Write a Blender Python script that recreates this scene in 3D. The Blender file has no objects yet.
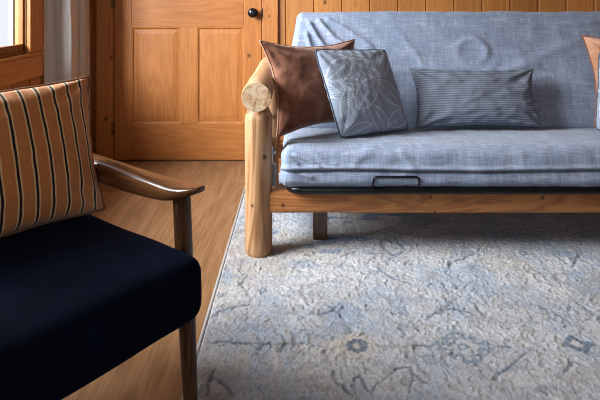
import bpy, bmesh, math, random
import numpy as np
from mathutils import Vector, Matrix, noise as mnoise

# ------------------------------------------------------------------ camera, world, light, exposure
sc = bpy.context.scene
col = sc.collection
random.seed(4)
PI = math.pi

cam_d = bpy.data.cameras.new('camera')
cam = bpy.data.objects.new('camera', cam_d)
col.objects.link(cam)
cam.location = (0, 0, 1.0)
cam.rotation_euler = (PI / 2, 0, 0)
cam_d.sensor_width = 36.0
cam_d.lens = 33.6
cam_d.shift_y = -1 / 3
cam_d.clip_start = 0.02
sc.camera = cam

w = bpy.data.worlds.new('world')
sc.world = w
w.use_nodes = True
w.node_tree.nodes['Background'].inputs[0].default_value = (0.86, 0.93, 1.0, 1)
w.node_tree.nodes['Background'].inputs[1].default_value = 1.05


def area(name, loc, rot, sx, sy, power, color):
    d = bpy.data.lights.new(name, 'AREA')
    d.shape = 'RECTANGLE'
    d.size, d.size_y = sx, sy
    d.energy = power
    d.color = color
    o = bpy.data.objects.new(name, d)
    o.location = loc
    o.rotation_euler = rot
    col.objects.link(o)
    return o


# daylight falling through the side window and through the window behind the camera, plus an added curtain lamp
side = area('sky_beam', (-2.9, 1.25, 2.35), Vector((3.2, 0.95, -2.0)).to_track_quat('-Z', 'Y').to_euler(), 1.7, 1.7, 225, (0.92, 0.96, 1.0))
side.data.spread = math.radians(120)
low = area('curtain_fill', (-2.25, 0.35, 1.75), Vector((0.98, 2.6, -0.75)).to_track_quat('-Z', 'Y').to_euler(), 0.7, 0.9, 40, (0.90, 0.95, 1.0))  # extra narrow lamp outside the window, added to brighten the curtain
low.data.spread = math.radians(70)
area('rear_window_daylight', (-0.45, -1.66, 1.55), Vector((-0.1, 1, -0.12)).to_track_quat('-Z', 'Y').to_euler(), 1.3, 1.1, 16, (0.95, 0.98, 1.0))

sc.view_settings.view_transform = 'Standard'
sc.view_settings.look = 'None'
sc.view_settings.gamma = 1
sc.view_settings.use_curve_mapping = False
sc.view_settings.exposure = 0.0
sc.cycles.use_denoising = True
sc.cycles.max_bounces = 8
sc.cycles.filter_width = 1.0


# ------------------------------------------------------------------ object helpers
def world_loc(o):
    v = Vector((0, 0, 0))
    while o:
        v = v + Vector(o.location)
        o = o.parent
    return v


def thing(name, label=None, cat=None, loc=(0, 0, 0), group=None, kind=None):
    o = bpy.data.objects.new(name, None)
    o.empty_display_size = 0.1
    o.location = loc
    col.objects.link(o)
    return tag(o, label, cat, group, kind)


def tag(o, label=None, cat=None, group=None, kind=None):
    if label: o['label'] = label
    if cat: o['category'] = cat
    if group: o['group'] = group
    if kind: o['kind'] = kind
    return o


def obj(name, bm, mats, parent=None, smooth=True, loc=None, angle=None):
    """bm holds world coordinates; the object's own origin is put at loc (or the parent's origin)."""
    me = bpy.data.meshes.new(name)
    origin = Vector(loc) if loc is not None else (world_loc(parent) if parent else Vector((0, 0, 0)))
    bmesh.ops.translate(bm, verts=bm.verts, vec=-origin)
    bmesh.ops.recalc_face_normals(bm, faces=bm.faces)
    for f in bm.faces:
        f.smooth = smooth
    if smooth and angle:
        for e in bm.edges:
            if len(e.link_faces) == 2 and e.calc_face_angle(0) > angle:
                e.smooth = False
    bm.to_mesh(me)
    bm.free()
    for m in (mats if isinstance(mats, (list, tuple)) else [mats]):
        me.materials.append(m)
    o = bpy.data.objects.new(name, me)
    if parent:
        o.parent = parent
        o.location = origin - world_loc(parent)
    else:
        o.location = origin
    col.objects.link(o)
    return o


def box(bm, x0, x1, y0, y1, z0, z1, bev=0.0, seg=2, mi=0):
    b2 = bmesh.new()
    bmesh.ops.create_cube(b2, size=1)
    for v in b2.verts:
        v.co = Vector(((x0 + x1) / 2 + v.co.x * (x1 - x0), (y0 + y1) / 2 + v.co.y * (y1 - y0),
                       (z0 + z1) / 2 + v.co.z * (z1 - z0)))
    if bev > 0:
        bmesh.ops.bevel(b2, geom=b2.edges[:], offset=bev, segments=seg, affect='EDGES', profile=0.5)
    for f in b2.faces:
        f.material_index = mi
    me = bpy.data.meshes.new('tmp')
    b2.to_mesh(me)
    b2.free()
    bm.from_mesh(me)
    bpy.data.meshes.remove(me)
    return bm


def loft(bm, rings, cap=True, closed=True, mi=0, cap_mi=None):
    """rings: list of lists of points with equal counts."""
    vr = [[bm.verts.new(p) for p in r] for r in rings]
    n = len(vr[0])
    for i in range(len(vr) - 1):
        for j in range(n if closed else n - 1):
            f = bm.faces.new((vr[i][j], vr[i][(j + 1) % n], vr[i + 1][(j + 1) % n], vr[i + 1][j]))
            f.material_index = mi
    if cap:
        for r in (vr[0], vr[-1]):
            f = bm.faces.new(r)
            f.material_index = mi if cap_mi is None else cap_mi
    return bm


def frames_along(pts):
    pts = [Vector(p) for p in pts]
    out = []
    up = Vector((0, 0, 1))
    for i, p in enumerate(pts):
        t = (pts[min(i + 1, len(pts) - 1)] - pts[max(i - 1, 0)]).normalized()
        a = up if abs(t.z) < 0.9 else Vector((0, 1, 0))
        s = t.cross(a).normalized()
        u = s.cross(t).normalized()
        out.append((p, t, s, u))
    return out


def tube(bm, pts, r, n=10, mi=0, cap=True):
    rings = []
    fr = frames_along(pts)
    for i, (p, t, s, u) in enumerate(fr):
        rr = r[i] if isinstance(r, (list, tuple)) else r
        rings.append([p + s * rr * math.cos(2 * PI * k / n) + u * rr * math.sin(2 * PI * k / n) for k in range(n)])
    return loft(bm, rings, cap=cap, mi=mi)


def smooth_path(pts, per=6):
    """Catmull-Rom through the points."""
    P = [Vector(p) for p in pts]
    out = []
    for i in range(len(P) - 1):
        p0, p1, p2, p3 = P[max(i - 1, 0)], P[i], P[i + 1], P[min(i + 2, len(P) - 1)]
        for k in range(per):
            t = k / per
            out.append(0.5 * ((2 * p1) + (p2 - p0) * t + (2 * p0 - 5 * p1 + 4 * p2 - p3) * t * t +
                              (3 * p1 - p0 - 3 * p2 + p3) * t ** 3))
    out.append(P[-1])
    return out


# ------------------------------------------------------------------ material helpers
class Mat:
    def __init__(self, name, rough=0.6, spec=0.4):
        self.m = bpy.data.materials.new(name)
        self.m.use_nodes = True
        self.t = self.m.node_tree
        self.b = self.t.nodes['Principled BSDF']
        self.b.inputs['Roughness'].default_value = rough
        self.b.inputs['Specular IOR Level'].default_value = spec
        self._tc = None

    def n(self, typ, **kw):
        nd = self.t.nodes.new(typ)
        for k, v in kw.items():
            setattr(nd, k, v)
        return nd

    def put(self, sock, v):
        if isinstance(v, bpy.types.NodeSocket):
            self.t.links.new(v, sock)
        elif v is not None:
            sock.default_value = v

    def tc(self, which='Object'):
        if self._tc is None:
            self._tc = self.n('ShaderNodeTexCoord')
        return self._tc.outputs[which]

    def mapping(self, src, scale=(1, 1, 1), rot=(0, 0, 0), loc=(0, 0, 0)):
        mp = self.n('ShaderNodeMapping')
        self.put(mp.inputs['Vector'], src)
        mp.inputs['Scale'].default_value = scale
        mp.inputs['Rotation'].default_value = rot
        self.put(mp.inputs['Location'], loc)
        return mp.outputs[0]

    def noise(self, vec, scale=5, detail=4, rough=0.55, dist=0.0):
        nd = self.n('ShaderNodeTexNoise')
        self.put(nd.inputs['Vector'], vec)
        nd.inputs['Scale'].default_value = scale
        nd.inputs['Detail'].default_value = detail
        nd.inputs['Roughness'].default_value = rough
        nd.inputs['Distortion'].default_value = dist
        return nd.outputs['Fac']

    def voronoi(self, vec, scale=5, feature='F1'):
        nd = self.n('ShaderNodeTexVoronoi', feature=feature)
        self.put(nd.inputs['Vector'], vec)
        nd.inputs['Scale'].default_value = scale
        return nd

    def math(self, op, a, b=None, c=None, clamp=False):
        nd = self.n('ShaderNodeMath', operation=op, use_clamp=clamp)
        self.put(nd.inputs[0], a)
        if b is not None: self.put(nd.inputs[1], b)
        if c is not None: self.put(nd.inputs[2], c)
        return nd.outputs[0]

    def ramp(self, fac, stops, interp='LINEAR'):
        nd = self.n('ShaderNodeValToRGB')
        cr = nd.color_ramp
        cr.interpolation = interp
        while len(cr.elements) < len(stops):
            cr.elements.new(0.5)
        for e, (p, c) in zip(cr.elements, stops):
            e.position = p
            e.color = (c, c, c, 1) if isinstance(c, (int, float)) else (*c, 1)
        self.put(nd.inputs[0], fac)
        return nd.outputs[0]

    def mix(self, fac, a, b, blend='MIX'):
        nd = self.n('ShaderNodeMix', data_type='RGBA', blend_type=blend)
        self.put(nd.inputs['Factor'], fac)
        for k, v in ((6, a), (7, b)):
            if isinstance(v, tuple) and len(v) == 3: v = (*v, 1)
            self.put(nd.inputs[k], v)
        return nd.outputs[2]

    def sep(self, vec):
        nd = self.n('ShaderNodeSeparateXYZ')
        self.put(nd.inputs[0], vec)
        return nd.outputs

    def comb(self, x=0.0, y=0.0, z=0.0):
        nd = self.n('ShaderNodeCombineXYZ')
        for s, v in zip(nd.inputs, (x, y, z)):
            self.put(s, v)
        return nd.outputs[0]

    def white(self, vec):
        nd = self.n('ShaderNodeTexWhiteNoise', noise_dimensions='3D')
        self.put(nd.inputs['Vector'], vec)
        return nd.outputs['Value']

    def bump(self, h, strength=0.3, dist=0.002):
        nd = self.n('ShaderNodeBump')
        nd.inputs['Strength'].default_value = strength
        nd.inputs['Distance'].default_value = dist
        self.put(nd.inputs['Height'], h)
        self.put(self.b.inputs['Normal'], nd.outputs[0])

    def color(self, c):
        if isinstance(c, tuple) and len(c) == 3: c = (*c, 1)
        self.put(self.b.inputs['Base Color'], c)

    def rough(self, r):
        self.put(self.b.inputs['Roughness'], r)


def srgb(r, g, b):
    def f(c):
        c /= 255
        return c / 12.92 if c <= 0.04045 else ((c + 0.055) / 1.055) ** 2.4
    return (f(r), f(g), f(b))


def wood(name, dark, mid, light, axis='Z', ring=9.0, rough=0.42, knots=True, spec=0.4, boards=None, seed=0.0, knot_scale=2.4, coat=0.0, rotz=0.0, grain=1.0, spots=()):
    """Grain running along the axis; boards=(axis letter, width, offset) gives every plank its own tone and grain."""
    M = Mat(name, rough, spec)
    v = M.tc('Object')
    if rotz:
        v = M.mapping(v, rot=(0, 0, rotz))
    s = M.sep(v)
    tone = None
    if boards:
        ax, bw, off = boards
        idx = M.math('FLOOR', M.math('DIVIDE', M.math('SUBTRACT', s['XYZ'.index(ax)], off), bw))
        tone = M.white(M.comb(idx, 3.7, 1.3))
        sh = M.math('MULTIPLY', tone, 31.0)
        add = M.n('ShaderNodeVectorMath', operation='ADD')
        M.put(add.inputs[0], v)
        M.put(add.inputs[1], M.comb(sh, sh, sh))
        v = add.outputs[0]
    st = {'X': (0.09, 1, 1), 'Y': (1, 0.09, 1), 'Z': (1, 1, 0.09)}[axis]
    gv = M.mapping(v, st, loc=(seed, seed * 1.7, seed * 0.6))
    warp = M.noise(gv, 3.0, 2, 0.5)
    broad = M.noise(gv, ring, 3, 0.6, 1.2)
    rings = M.math('MULTIPLY_ADD', M.math('SINE', M.math('MULTIPLY', broad, 52.0)), 0.14, 0.55)
    st2 = {'X': (0.03, 1, 1), 'Y': (1, 0.03, 1), 'Z': (1, 1, 0.03)}[axis]
    fine = M.noise(M.mapping(v, st2), 220, 3, 0.6)
    f = M.math('ADD', M.math('MULTIPLY', M.math('SUBTRACT', rings, 0.55), 0.45 * grain), M.math('MULTIPLY_ADD', fine, 0.32, 0.2475))
    f = M.math('ADD', f, M.math('MULTIPLY', warp, 0.30))
    c = M.ramp(f, [(0.30, dark), (0.52, mid), (0.80, light)])
    if tone is not None:
        c = M.mix(0.55, c, M.ramp(tone, [(0.0, 0.55), (1.0, 1.0)]), 'MULTIPLY')
    if knots:
        kst = {'X': (0.45, 1, 1), 'Y': (1, 0.45, 1), 'Z': (1, 1, 0.45)}[axis]
        kv = M.voronoi(M.mapping(v, kst, loc=(0.3 + seed, 0.1, 0.7)), knot_scale)
        kn = M.noise(v, 60, 2, 0.5)
        kd = M.math('ADD', kv.outputs['Distance'], M.math('MULTIPLY', kn, 0.05))
        on = M.math('GREATER_THAN', M.sep(kv.outputs['Color'])[0], 0.4)
        kf = M.math('MULTIPLY', M.ramp(kd, [(0.05, 1.0), (0.10, 0.5), (0.16, 0.0)]), on)
        c = M.mix(kf, c, tuple(x * 0.28 for x in dark))
    so = M.sep(M.tc('Object')) if spots else None
    for sx, sz, sr in spots:                  # single knots of this board: dark heart, brown halo
        wob = M.math('MULTIPLY', M.noise(M.tc('Object'), 70, 2, 0.5), sr * 0.5)
        dd = M.math('SQRT', M.math('ADD', M.math('POWER', M.math('SUBTRACT', so[0], sx), 2.0), M.math('POWER', M.math('MULTIPLY', M.math('SUBTRACT', so[2], sz), 0.75), 2.0)))
        kf = M.ramp(M.math('DIVIDE', M.math('ADD', dd, wob), sr), [(0.35, 1.0), (0.7, 0.55), (1.15, 0.0)])
        c = M.mix(kf, c, tuple(x * 0.35 for x in dark))
    M.color(c)
    M.rough(M.math('ADD', M.math('MULTIPLY', fine, 0.22), rough - 0.1))
    M.bump(M.math('ADD', fine, M.math('MULTIPLY', rings, 0.5)), 0.18, 0.0012)
    if coat:
        M.b.inputs['Coat Weight'].default_value = coat
        M.b.inputs['Coat Roughness'].default_value = 0.12
    return M.m


def plain(name, c, rough=0.5, metal=0.0, spec=0.5, grain=0.0):
    M = Mat(name, rough, spec)
    nz = M.noise(M.tc('Object'), 40, 3)
    M.color(M.mix(0.18, c, M.ramp(nz, [(0.3, tuple(x * 0.6 for x in c)), (0.7, tuple(min(1, x * 1.3) for x in c))])))
    M.b.inputs['Metallic'].default_value = metal
    M.bump(nz, 0.08, 0.001)
    return M.m


def weave(name, dark, mid, light, threads=520, contrast=0.8, patch=0.3, rough=0.9, sheen=0.15, bump=0.25):
    """Plain woven cloth: slubby warp and weft threads in UV metres."""
    M = Mat(name, rough, 0.15)
    uv = M.tc('UV')
    a = M.noise(M.mapping(uv, (threads, threads * 0.05, 1)), 1.0, 2, 0.6)
    b = M.noise(M.mapping(uv, (threads * 0.05, threads, 1), loc=(7, 3, 0)), 1.0, 2, 0.6)
    slub = M.noise(M.mapping(uv, (threads * 0.16, threads * 0.012, 1)), 1.0, 3, 0.6)
    slub2 = M.noise(M.mapping(uv, (threads * 0.012, threads * 0.16, 1), loc=(3, 9, 0)), 1.0, 3, 0.6)
    f = M.math('ADD', M.math('MULTIPLY', a, 0.24), M.math('MULTIPLY', b, 0.24))
    f = M.math('ADD', f, M.math('MULTIPLY', M.math('ADD', slub, slub2), 0.12))
    f = M.math('ADD', f, M.math('MULTIPLY', M.noise(uv, threads * 0.9, 3, 0.7), 0.28))
    big = M.noise(uv, 9, 3, 0.6)
    f = M.math('ADD', f, M.math('MULTIPLY', M.math('SUBTRACT', big, 0.5), patch))
    h = 0.5 - 0.23 * contrast
    g = 0.5 + 0.23 * contrast
    M.color(M.ramp(f, [(h, dark), (0.5, mid), (g, light)]))
    M.b.inputs['Sheen Weight'].default_value = sheen
    M.bump(f, bump, 0.002)
    return M.m


# ------------------------------------------------------------------ materials
pine_wall = wood('pine_wall_boards', srgb(138, 82, 36), srgb(176, 114, 58), srgb(198, 140, 80), 'Z',
                 rough=0.45, boards=('X', 0.1743, -0.0875), knot_scale=1.7, spots=((0.155, 0.985, 0.02),))
pine_left = wood('pine_side_boards', srgb(130, 78, 36), srgb(164, 104, 52), srgb(188, 130, 72), 'Z',
                 rough=0.45, boards=('Y', 0.1743, 0.0), knot_scale=1.7)
pine_trim = wood('pine_trim', srgb(132, 78, 34), srgb(166, 104, 50), srgb(190, 130, 70), 'Z', rough=0.42, seed=2.2, knot_scale=2.6, spots=((-1.168, 0.646, 0.016), (-1.198, 0.267, 0.022), (-0.19, 0.90, 0.012)))
pine_trim_y = wood('pine_trim_long', srgb(132, 78, 36), srgb(166, 106, 54), srgb(192, 134, 76), 'Y', rough=0.38, seed=4.1, knots=False)
pine_v = wood('door_pine_upright', srgb(134, 78, 34), srgb(164, 102, 49), srgb(186, 124, 66), 'Z', rough=0.5, seed=1.1, ring=7, knots=False, spec=0.3, spots=((-0.317, 0.655, 0.020),))
pine_h = wood('door_pine_level', srgb(134, 78, 34), srgb(162, 100, 48), srgb(184, 122, 64), 'X', rough=0.5, seed=3.3, ring=7, knots=False, spec=0.3)
log_wood = wood('peeled_log', srgb(108, 70, 42), srgb(162, 118, 80), srgb(194, 156, 118), 'Z', ring=5, rough=0.5, seed=0.7, knot_scale=7.5, grain=2.0, spots=((0.028, 0.385, 0.016), (-0.02, 0.20, 0.010)))
log_y = wood('peeled_log_level', srgb(144, 104, 70), srgb(178, 140, 102), srgb(200, 168, 132), 'Y', ring=5, rough=0.5, seed=0.2, knots=False, grain=1.6)
rail_wood = wood('rail_pine', srgb(128, 76, 36), srgb(164, 104, 56), srgb(190, 134, 82), 'X', ring=7, rough=0.45, seed=5.0, knot_scale=6.5, grain=1.8, spots=((-0.376, 0.228, 0.011), (0.055, 0.226, 0.013), (-0.945, 0.196, 0.013), (-0.36, 0.172, 0.009)))
walnut = wood('dark_walnut', srgb(34, 20, 12), srgb(66, 42, 25), srgb(104, 70, 42), 'Z', ring=14, rough=0.32, knots=False, coat=0.3, grain=1.6)
walnut_arm = wood('dark_walnut_arm', srgb(44, 25, 13), srgb(82, 50, 26), srgb(124, 82, 46), 'X', ring=10, rough=0.32, knots=False, coat=0.5, rotz=math.radians(37), grain=1.6)

pine_jamb = wood('pine_jamb', srgb(84, 50, 24), srgb(112, 70, 34), srgb(134, 88, 46), 'Z', rough=0.5, seed=6.0, knots=False, spec=0.2)

# sawn log end: pale with faint growth rings and checks
M = Mat('log_end_grain', 0.6, 0.3)
v = M.tc('Object')
s = M.sep(v)
rad = M.math('SQRT', M.math('ADD', M.math('POWER', M.math('ABSOLUTE', s[0]), 2.0), M.math('POWER', M.math('ABSOLUTE', s[2]), 2.0)))
nz = M.noise(v, 22, 4, 0.6, 0.6)
rg = M.math('FRACT', M.math('ADD', M.math('MULTIPLY', rad, 150.0), M.math('MULTIPLY', nz, 2.0)))
stain = M.ramp(M.noise(v, 34, 4, 0.65, 1.0), [(0.42, srgb(204, 184, 156)), (0.56, srgb(184, 150, 114)), (0.70, srgb(128, 92, 62))])
M.color(M.mix(M.math('MULTIPLY', rg, 0.22), stain, srgb(176, 132, 88)))
M.bump(nz, 0.3, 0.002)
log_end = M.m

black_metal = plain('black_steel', (0.012, 0.013, 0.017), 0.28, 0.6, 0.5)
zinc = plain('zinc_bracket', (0.30, 0.30, 0.31), 0.35, 1.0)
knob_black = plain('black_knob', (0.010, 0.010, 0.011), 0.22, 0.3)
brass_dark = plain('aged_brass', (0.20, 0.14, 0.07), 0.38, 1.0)
white_paint = plain('ceiling_pale_pine', srgb(226, 206, 176), 0.7)

chambray = weave('chambray_cover', srgb(76, 88, 110), srgb(132, 144, 166), srgb(196, 203, 216), 300, 0.80, 0.14)
ribbed = None
def translucent(m, f):
    t = m.node_tree
    out = t.nodes['Material Output']
    tl = t.nodes.new('ShaderNodeBsdfTranslucent')
    mx = t.nodes.new('ShaderNodeMixShader')
    mx.inputs[0].default_value = f
    tl.inputs[0].default_value = (0.85, 0.83, 0.80, 1)
    t.links.new(t.nodes['Principled BSDF'].outputs[0], mx.inputs[1])
    t.links.new(tl.outputs[0], mx.inputs[2])
    t.links.new(mx.outputs[0], out.inputs[0])
    return m


curtain_cloth = weave('white_curtain', srgb(228, 226, 224), srgb(240, 238, 236), srgb(248, 246, 245), 700, 0.7, 0.10, bump=0.1)
translucent(curtain_cloth, 0.2)

# brown faux suede
M = Mat('brown_suede', 0.85, 0.2)
v = M.tc('Object')
n1 = M.noise(v, 9, 5, 0.65, 0.6)
n2 = M.noise(v, 420, 2, 0.6)
c = M.ramp(n1, [(0.30, srgb(92, 54, 38)), (0.5, srgb(124, 78, 58)), (0.70, srgb(162, 114, 92))])
M.color(M.mix(0.25, c, M.ramp(n2, [(0.3, 0.25), (0.7, 0.95)]), 'MULTIPLY'))
M.b.inputs['Sheen Weight'].default_value = 0.5
M.b.inputs['Sheen Tint'].default_value = (0.9, 0.7, 0.6, 1)
M.bump(n2, 0.2, 0.001)
suede = M.m

M = Mat('tan_suede', 0.85, 0.2)
v = M.tc('Object')
n1 = M.noise(v, 11, 5, 0.65, 0.6)
n2 = M.noise(v, 420, 2, 0.6)
c = M.ramp(n1, [(0.32, srgb(146, 92, 64)), (0.5, srgb(180, 126, 94)), (0.68, srgb(204, 156, 126))])
M.color(M.mix(0.2, c, M.ramp(n2, [(0.3, 0.3), (0.7, 0.95)]), 'MULTIPLY'))
M.b.inputs['Sheen Weight'].default_value = 0.4
M.bump(n2, 0.2, 0.001)
tan_suede = M.m
beige_cord = plain('beige_piping', srgb(176, 134, 108), 0.8)
brown_cord = plain('brown_stitched_edge', srgb(134, 80, 56), 0.8)
slate_cord = plain('slate_piping', srgb(70, 82, 98), 0.85)
bronze_cord = plain('bronze_piping', srgb(120, 84, 56), 0.8)

# ribbed grey lumbar cloth, ribs running along the long side
M = Mat('ribbed_grey_cloth', 0.9, 0.15)
uv = M.tc('UV')
s = M.sep(uv)
rib = M.math('SINE', M.math('MULTIPLY', s[1], 2 * PI * 95))
rib = M.math('MULTIPLY_ADD', rib, 0.5, 0.5)
dash = M.noise(M.mapping(uv, (260, 105, 1)), 1.0, 2, 0.6)
f = M.math('ADD', M.math('MULTIPLY', rib, 0.5), M.math('MULTIPLY', dash, 0.6))
M.color(M.ramp(f, [(0.2, srgb(84, 92, 106)), (0.55, srgb(108, 116, 130)), (0.9, srgb(136, 142, 153))]))
M.bump(f, 0.35, 0.003)
ribbed = M.m

# leaf cushion: painted cloth read from the mesh's own colour layer, plus weave
M = Mat('leaf_embroidered_cloth', 0.9, 0.15)
at = M.n('ShaderNodeAttribute', attribute_name='dye')
uv = M.tc('UV')
a = M.noise(M.mapping(uv, (500, 60, 1)), 1.0, 2, 0.6)
b = M.noise(M.mapping(uv, (60, 500, 1)), 1.0, 2, 0.6)
f = M.math('MULTIPLY', M.math('ADD', a, b), 0.5)
M.color(M.mix(0.45, at.outputs['Color'], M.ramp(f, [(0.35, 0.45), (0.62, 1.0)]), 'MULTIPLY'))
M.bump(f, 0.3, 0.002)
leaf_cloth = M.m

# rug pile: colour layer of dyes with relief shading painted in, plus pile bump
M = Mat('rug_pile', 0.95, 0.1)
at = M.n('ShaderNodeAttribute', attribute_name='dye')
v = M.tc('Object')
p1 = M.noise(v, 150, 4, 0.75)
p2 = M.noise(v, 95, 4, 0.65, 1.5)
M.color(M.mix(0.5, at.outputs['Color'], M.ramp(p1, [(0.36, 0.55), (0.56, 1.0)]), 'MULTIPLY'))
M.bump(M.math('ADD', M.math('MULTIPLY', p1, 0.25), p2), 0.8, 0.010)
M.b.inputs['Sheen Weight'].default_value = 0.2
rug_mat = M.m
rug_edge = weave('rug_binding', srgb(140, 138, 136), srgb(166, 164, 162), srgb(186, 184, 182), 300)

# navy velvet
M = Mat('navy_velvet', 0.9, 0.04)
v = M.tc('Object')
n1 = M.noise(v, 7, 4, 0.6, 0.5)
n2 = M.noise(v, 500, 2, 0.6)
M.color(M.ramp(n1, [(0.3, (0.0022, 0.0032, 0.0075)), (0.7, (0.0040, 0.0075, 0.021))]))
M.b.inputs['Sheen Weight'].default_value = 0.05
M.b.inputs['Sheen Roughness'].default_value = 0.35
M.b.inputs['Sheen Tint'].default_value = (0.12, 0.28, 0.75, 1)
M.bump(n2, 0.15, 0.0008)
velvet = M.m

# striped cushion: repeat measured in UV metres across the width
M = Mat('striped_cloth', 0.7, 0.25)
uv = M.tc('UV')
s = M.sep(uv)
wob = M.noise(M.mapping(uv, (4, 2, 1)), 1.0, 2)
x = M.math('FRACT', M.math('DIVIDE', M.math('ADD', s[0], M.math('MULTIPLY', wob, 0.004)), 0.0385))
base = M.ramp(x, [(0.0, srgb(192, 126, 72)), (0.445, srgb(192, 126, 72)), (0.45, srgb(222, 186, 140)), (0.545, srgb(222, 186, 140)),
                  (0.55, srgb(20, 18, 20)), (0.695, srgb(20, 18, 20)), (0.70, srgb(222, 186, 140)), (0.795, srgb(222, 186, 140)),
                  (0.80, srgb(192, 126, 72))], 'CONSTANT')
th = M.noise(M.mapping(uv, (80, 900, 1)), 1.0, 2, 0.6)
M.color(M.mix(0.4, base, M.ramp(th, [(0.3, 0.55), (0.65, 1.0)]), 'MULTIPLY'))
M.b.inputs['Sheen Weight'].default_value = 0.25
M.bump(th, 0.2, 0.001)
striped = M.m

# oak floor planks running along Y
M = Mat('oak_floor', 0.42, 0.4)
v = M.tc('Object')
s = M.sep(v)
PW, PL = 0.185, 1.7
ix = M.math('FLOOR', M.math('DIVIDE', M.math('ADD', s[0], 0.055), PW))
off = M.math('MULTIPLY', M.white(M.comb(ix, 1.0, 2.0)), PL)
yy = M.math('DIVIDE', M.math('ADD', s[1], off), PL)
iy = M.math('FLOOR', yy)
tone = M.white(M.comb(ix, iy, 5.0))
sh = M.math('MULTIPLY', tone, 17.0)
add = M.n('ShaderNodeVectorMath', operation='ADD')
M.put(add.inputs[0], v)
M.put(add.inputs[1], M.comb(sh, sh, sh))
gv = M.mapping(add.outputs[0], (1, 0.10, 1))
broad = M.noise(gv, 7, 3, 0.6, 1.0)
rings = M.math('MULTIPLY_ADD', M.math('SINE', M.math('MULTIPLY', broad, 46.0)), 0.14, 0.55)
fine = M.noise(M.mapping(add.outputs[0], (1, 0.03, 1)), 240, 3, 0.6)
f = M.math('ADD', M.math('MULTIPLY', rings, 0.5), M.math('MULTIPLY', fine, 0.5))
c = M.ramp(f, [(0.28, srgb(112, 79, 52)), (0.55, srgb(153, 115, 80)), (0.85, srgb(182, 144, 107))])
c = M.mix(0.5, c, M.ramp(tone, [(0, 0.55), (1, 1.0)]), 'MULTIPLY')
fx = M.math('FRACT', M.math('DIVIDE', M.math('ADD', s[0], 0.055), PW))
gx = M.math('LESS_THAN', fx, 0.010)
gy = M.math('LESS_THAN', M.math('FRACT', yy), 0.0012)
gap = M.math('MAXIMUM', gx, gy)
M.color(M.mix(M.math('MULTIPLY', gap, 0.7), c, srgb(70, 46, 28)))
M.bump(M.math('SUBTRACT', M.math('MULTIPLY', fine, 0.3), gap), 0.25, 0.002)
oak = M.m

# window glass: clear with a faint reflection
M = Mat('window_glass', 0.02)
t = M.t
out = t.nodes['Material Output']
tr = M.n('ShaderNodeBsdfTransparent')
gl = M.n('ShaderNodeBsdfGlossy')
gl.inputs['Roughness'].default_value = 0.02
fr = M.n('ShaderNodeLayerWeight')
fr.inputs['Blend'].default_value = 0.5
mx = M.n('ShaderNodeMixShader')
M.put(mx.inputs[0], M.math('MULTIPLY_ADD', M.math('POWER', fr.outputs['Facing'], 5.0), 0.6, 0.02))
t.links.new(tr.outputs[0], mx.inputs[1])
t.links.new(gl.outputs[0], mx.inputs[2])
t.links.new(mx.outputs[0], out.inputs[0])
glass = M.m
sash_grey = plain('grey_screen_frame', srgb(150, 160, 172), 0.5)
bark = plain('pale_bark', srgb(176, 180, 172), 0.9)

# ------------------------------------------------------------------ room shell
XL, XR, YB, YR, ZC = -1.345, 2.75, 3.48, -1.75, 2.5
DX0, DX1, DZ = -1.155, -0.236, 2.04           # door opening

bm = bmesh.new()
box(bm, XL - 0.12, XR + 0.12, YR - 0.12, YB + 0.12, -0.08, 0)
tag(obj('floor', bm, oak, smooth=False), kind='structure')
bm = bmesh.new()
box(bm, XL - 0.12, XR + 0.12, YR - 0.12, YB + 0.12, ZC, ZC + 0.08)
tag(obj('ceiling', bm, white_paint, smooth=False), kind='structure')


def board_wall(bm, a0, a1, z0, z1, put, width, phase):
    """tongue and groove boards with a chamfered V at each joint; put(a, depth, z)"""
    g, dp = 0.0065, 0.008
    edges = []
    k = math.ceil((a0 - phase) / width - 1e-6)
    joints = []
    while phase + k * width < a1 - 1e-6:
        joints.append(phase + k * width)
        k += 1
    prof = [(a0, 0.0)]
    for j in joints:
        if j - g > a0 and j + g < a1:
            prof += [(j - g, 0.0), (j - 0.0015, dp), (j + 0.0015, dp), (j + g, 0.0)]
    prof.append((a1, 0.0))
    lo = [bm.verts.new(put(a, d, z0)) for a, d in prof]
    hi = [bm.verts.new(put(a, d, z1)) for a, d in prof]
    lob = [bm.verts.new(put(a, 0.10, z0)) for a in (a0, a1)]
    hib = [bm.verts.new(put(a, 0.10, z1)) for a in (a0, a1)]
    for i in range(len(prof) - 1):
        bm.faces.new((lo[i], lo[i + 1], hi[i + 1], hi[i]))
    bm.faces.new((lob[0], hib[0], hib[1], lob[1]))
    bm.faces.new((lo[0], hi[0], hib[0], lob[0]))
    bm.faces.new((lo[-1], lob[1], hib[1], hi[-1]))
    bm.faces.new(lo + [lob[1], lob[0]])
    bm.faces.new(hi + [hib[1], hib[0]])


bm = bmesh.new()
pb = lambda a, d, z: (a, YB + d, z)
board_wall(bm, XL - 0.1, DX0, 0, ZC, pb, 0.1743, -0.0875)
board_wall(bm, DX1, XR + 0.1, 0, ZC, pb, 0.1743, -0.0875)
board_wall(bm, DX0, DX1, DZ, ZC, pb, 0.1743, -0.0875)
box(bm, DX0 - 0.05, DX1 + 0.05, YB + 0.10, YB + 0.13, 0, DZ + 0.05)      # blind backing behind the door
tag(obj('wall_back', bm, pine_wall, smooth=False), kind='structure')

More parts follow.
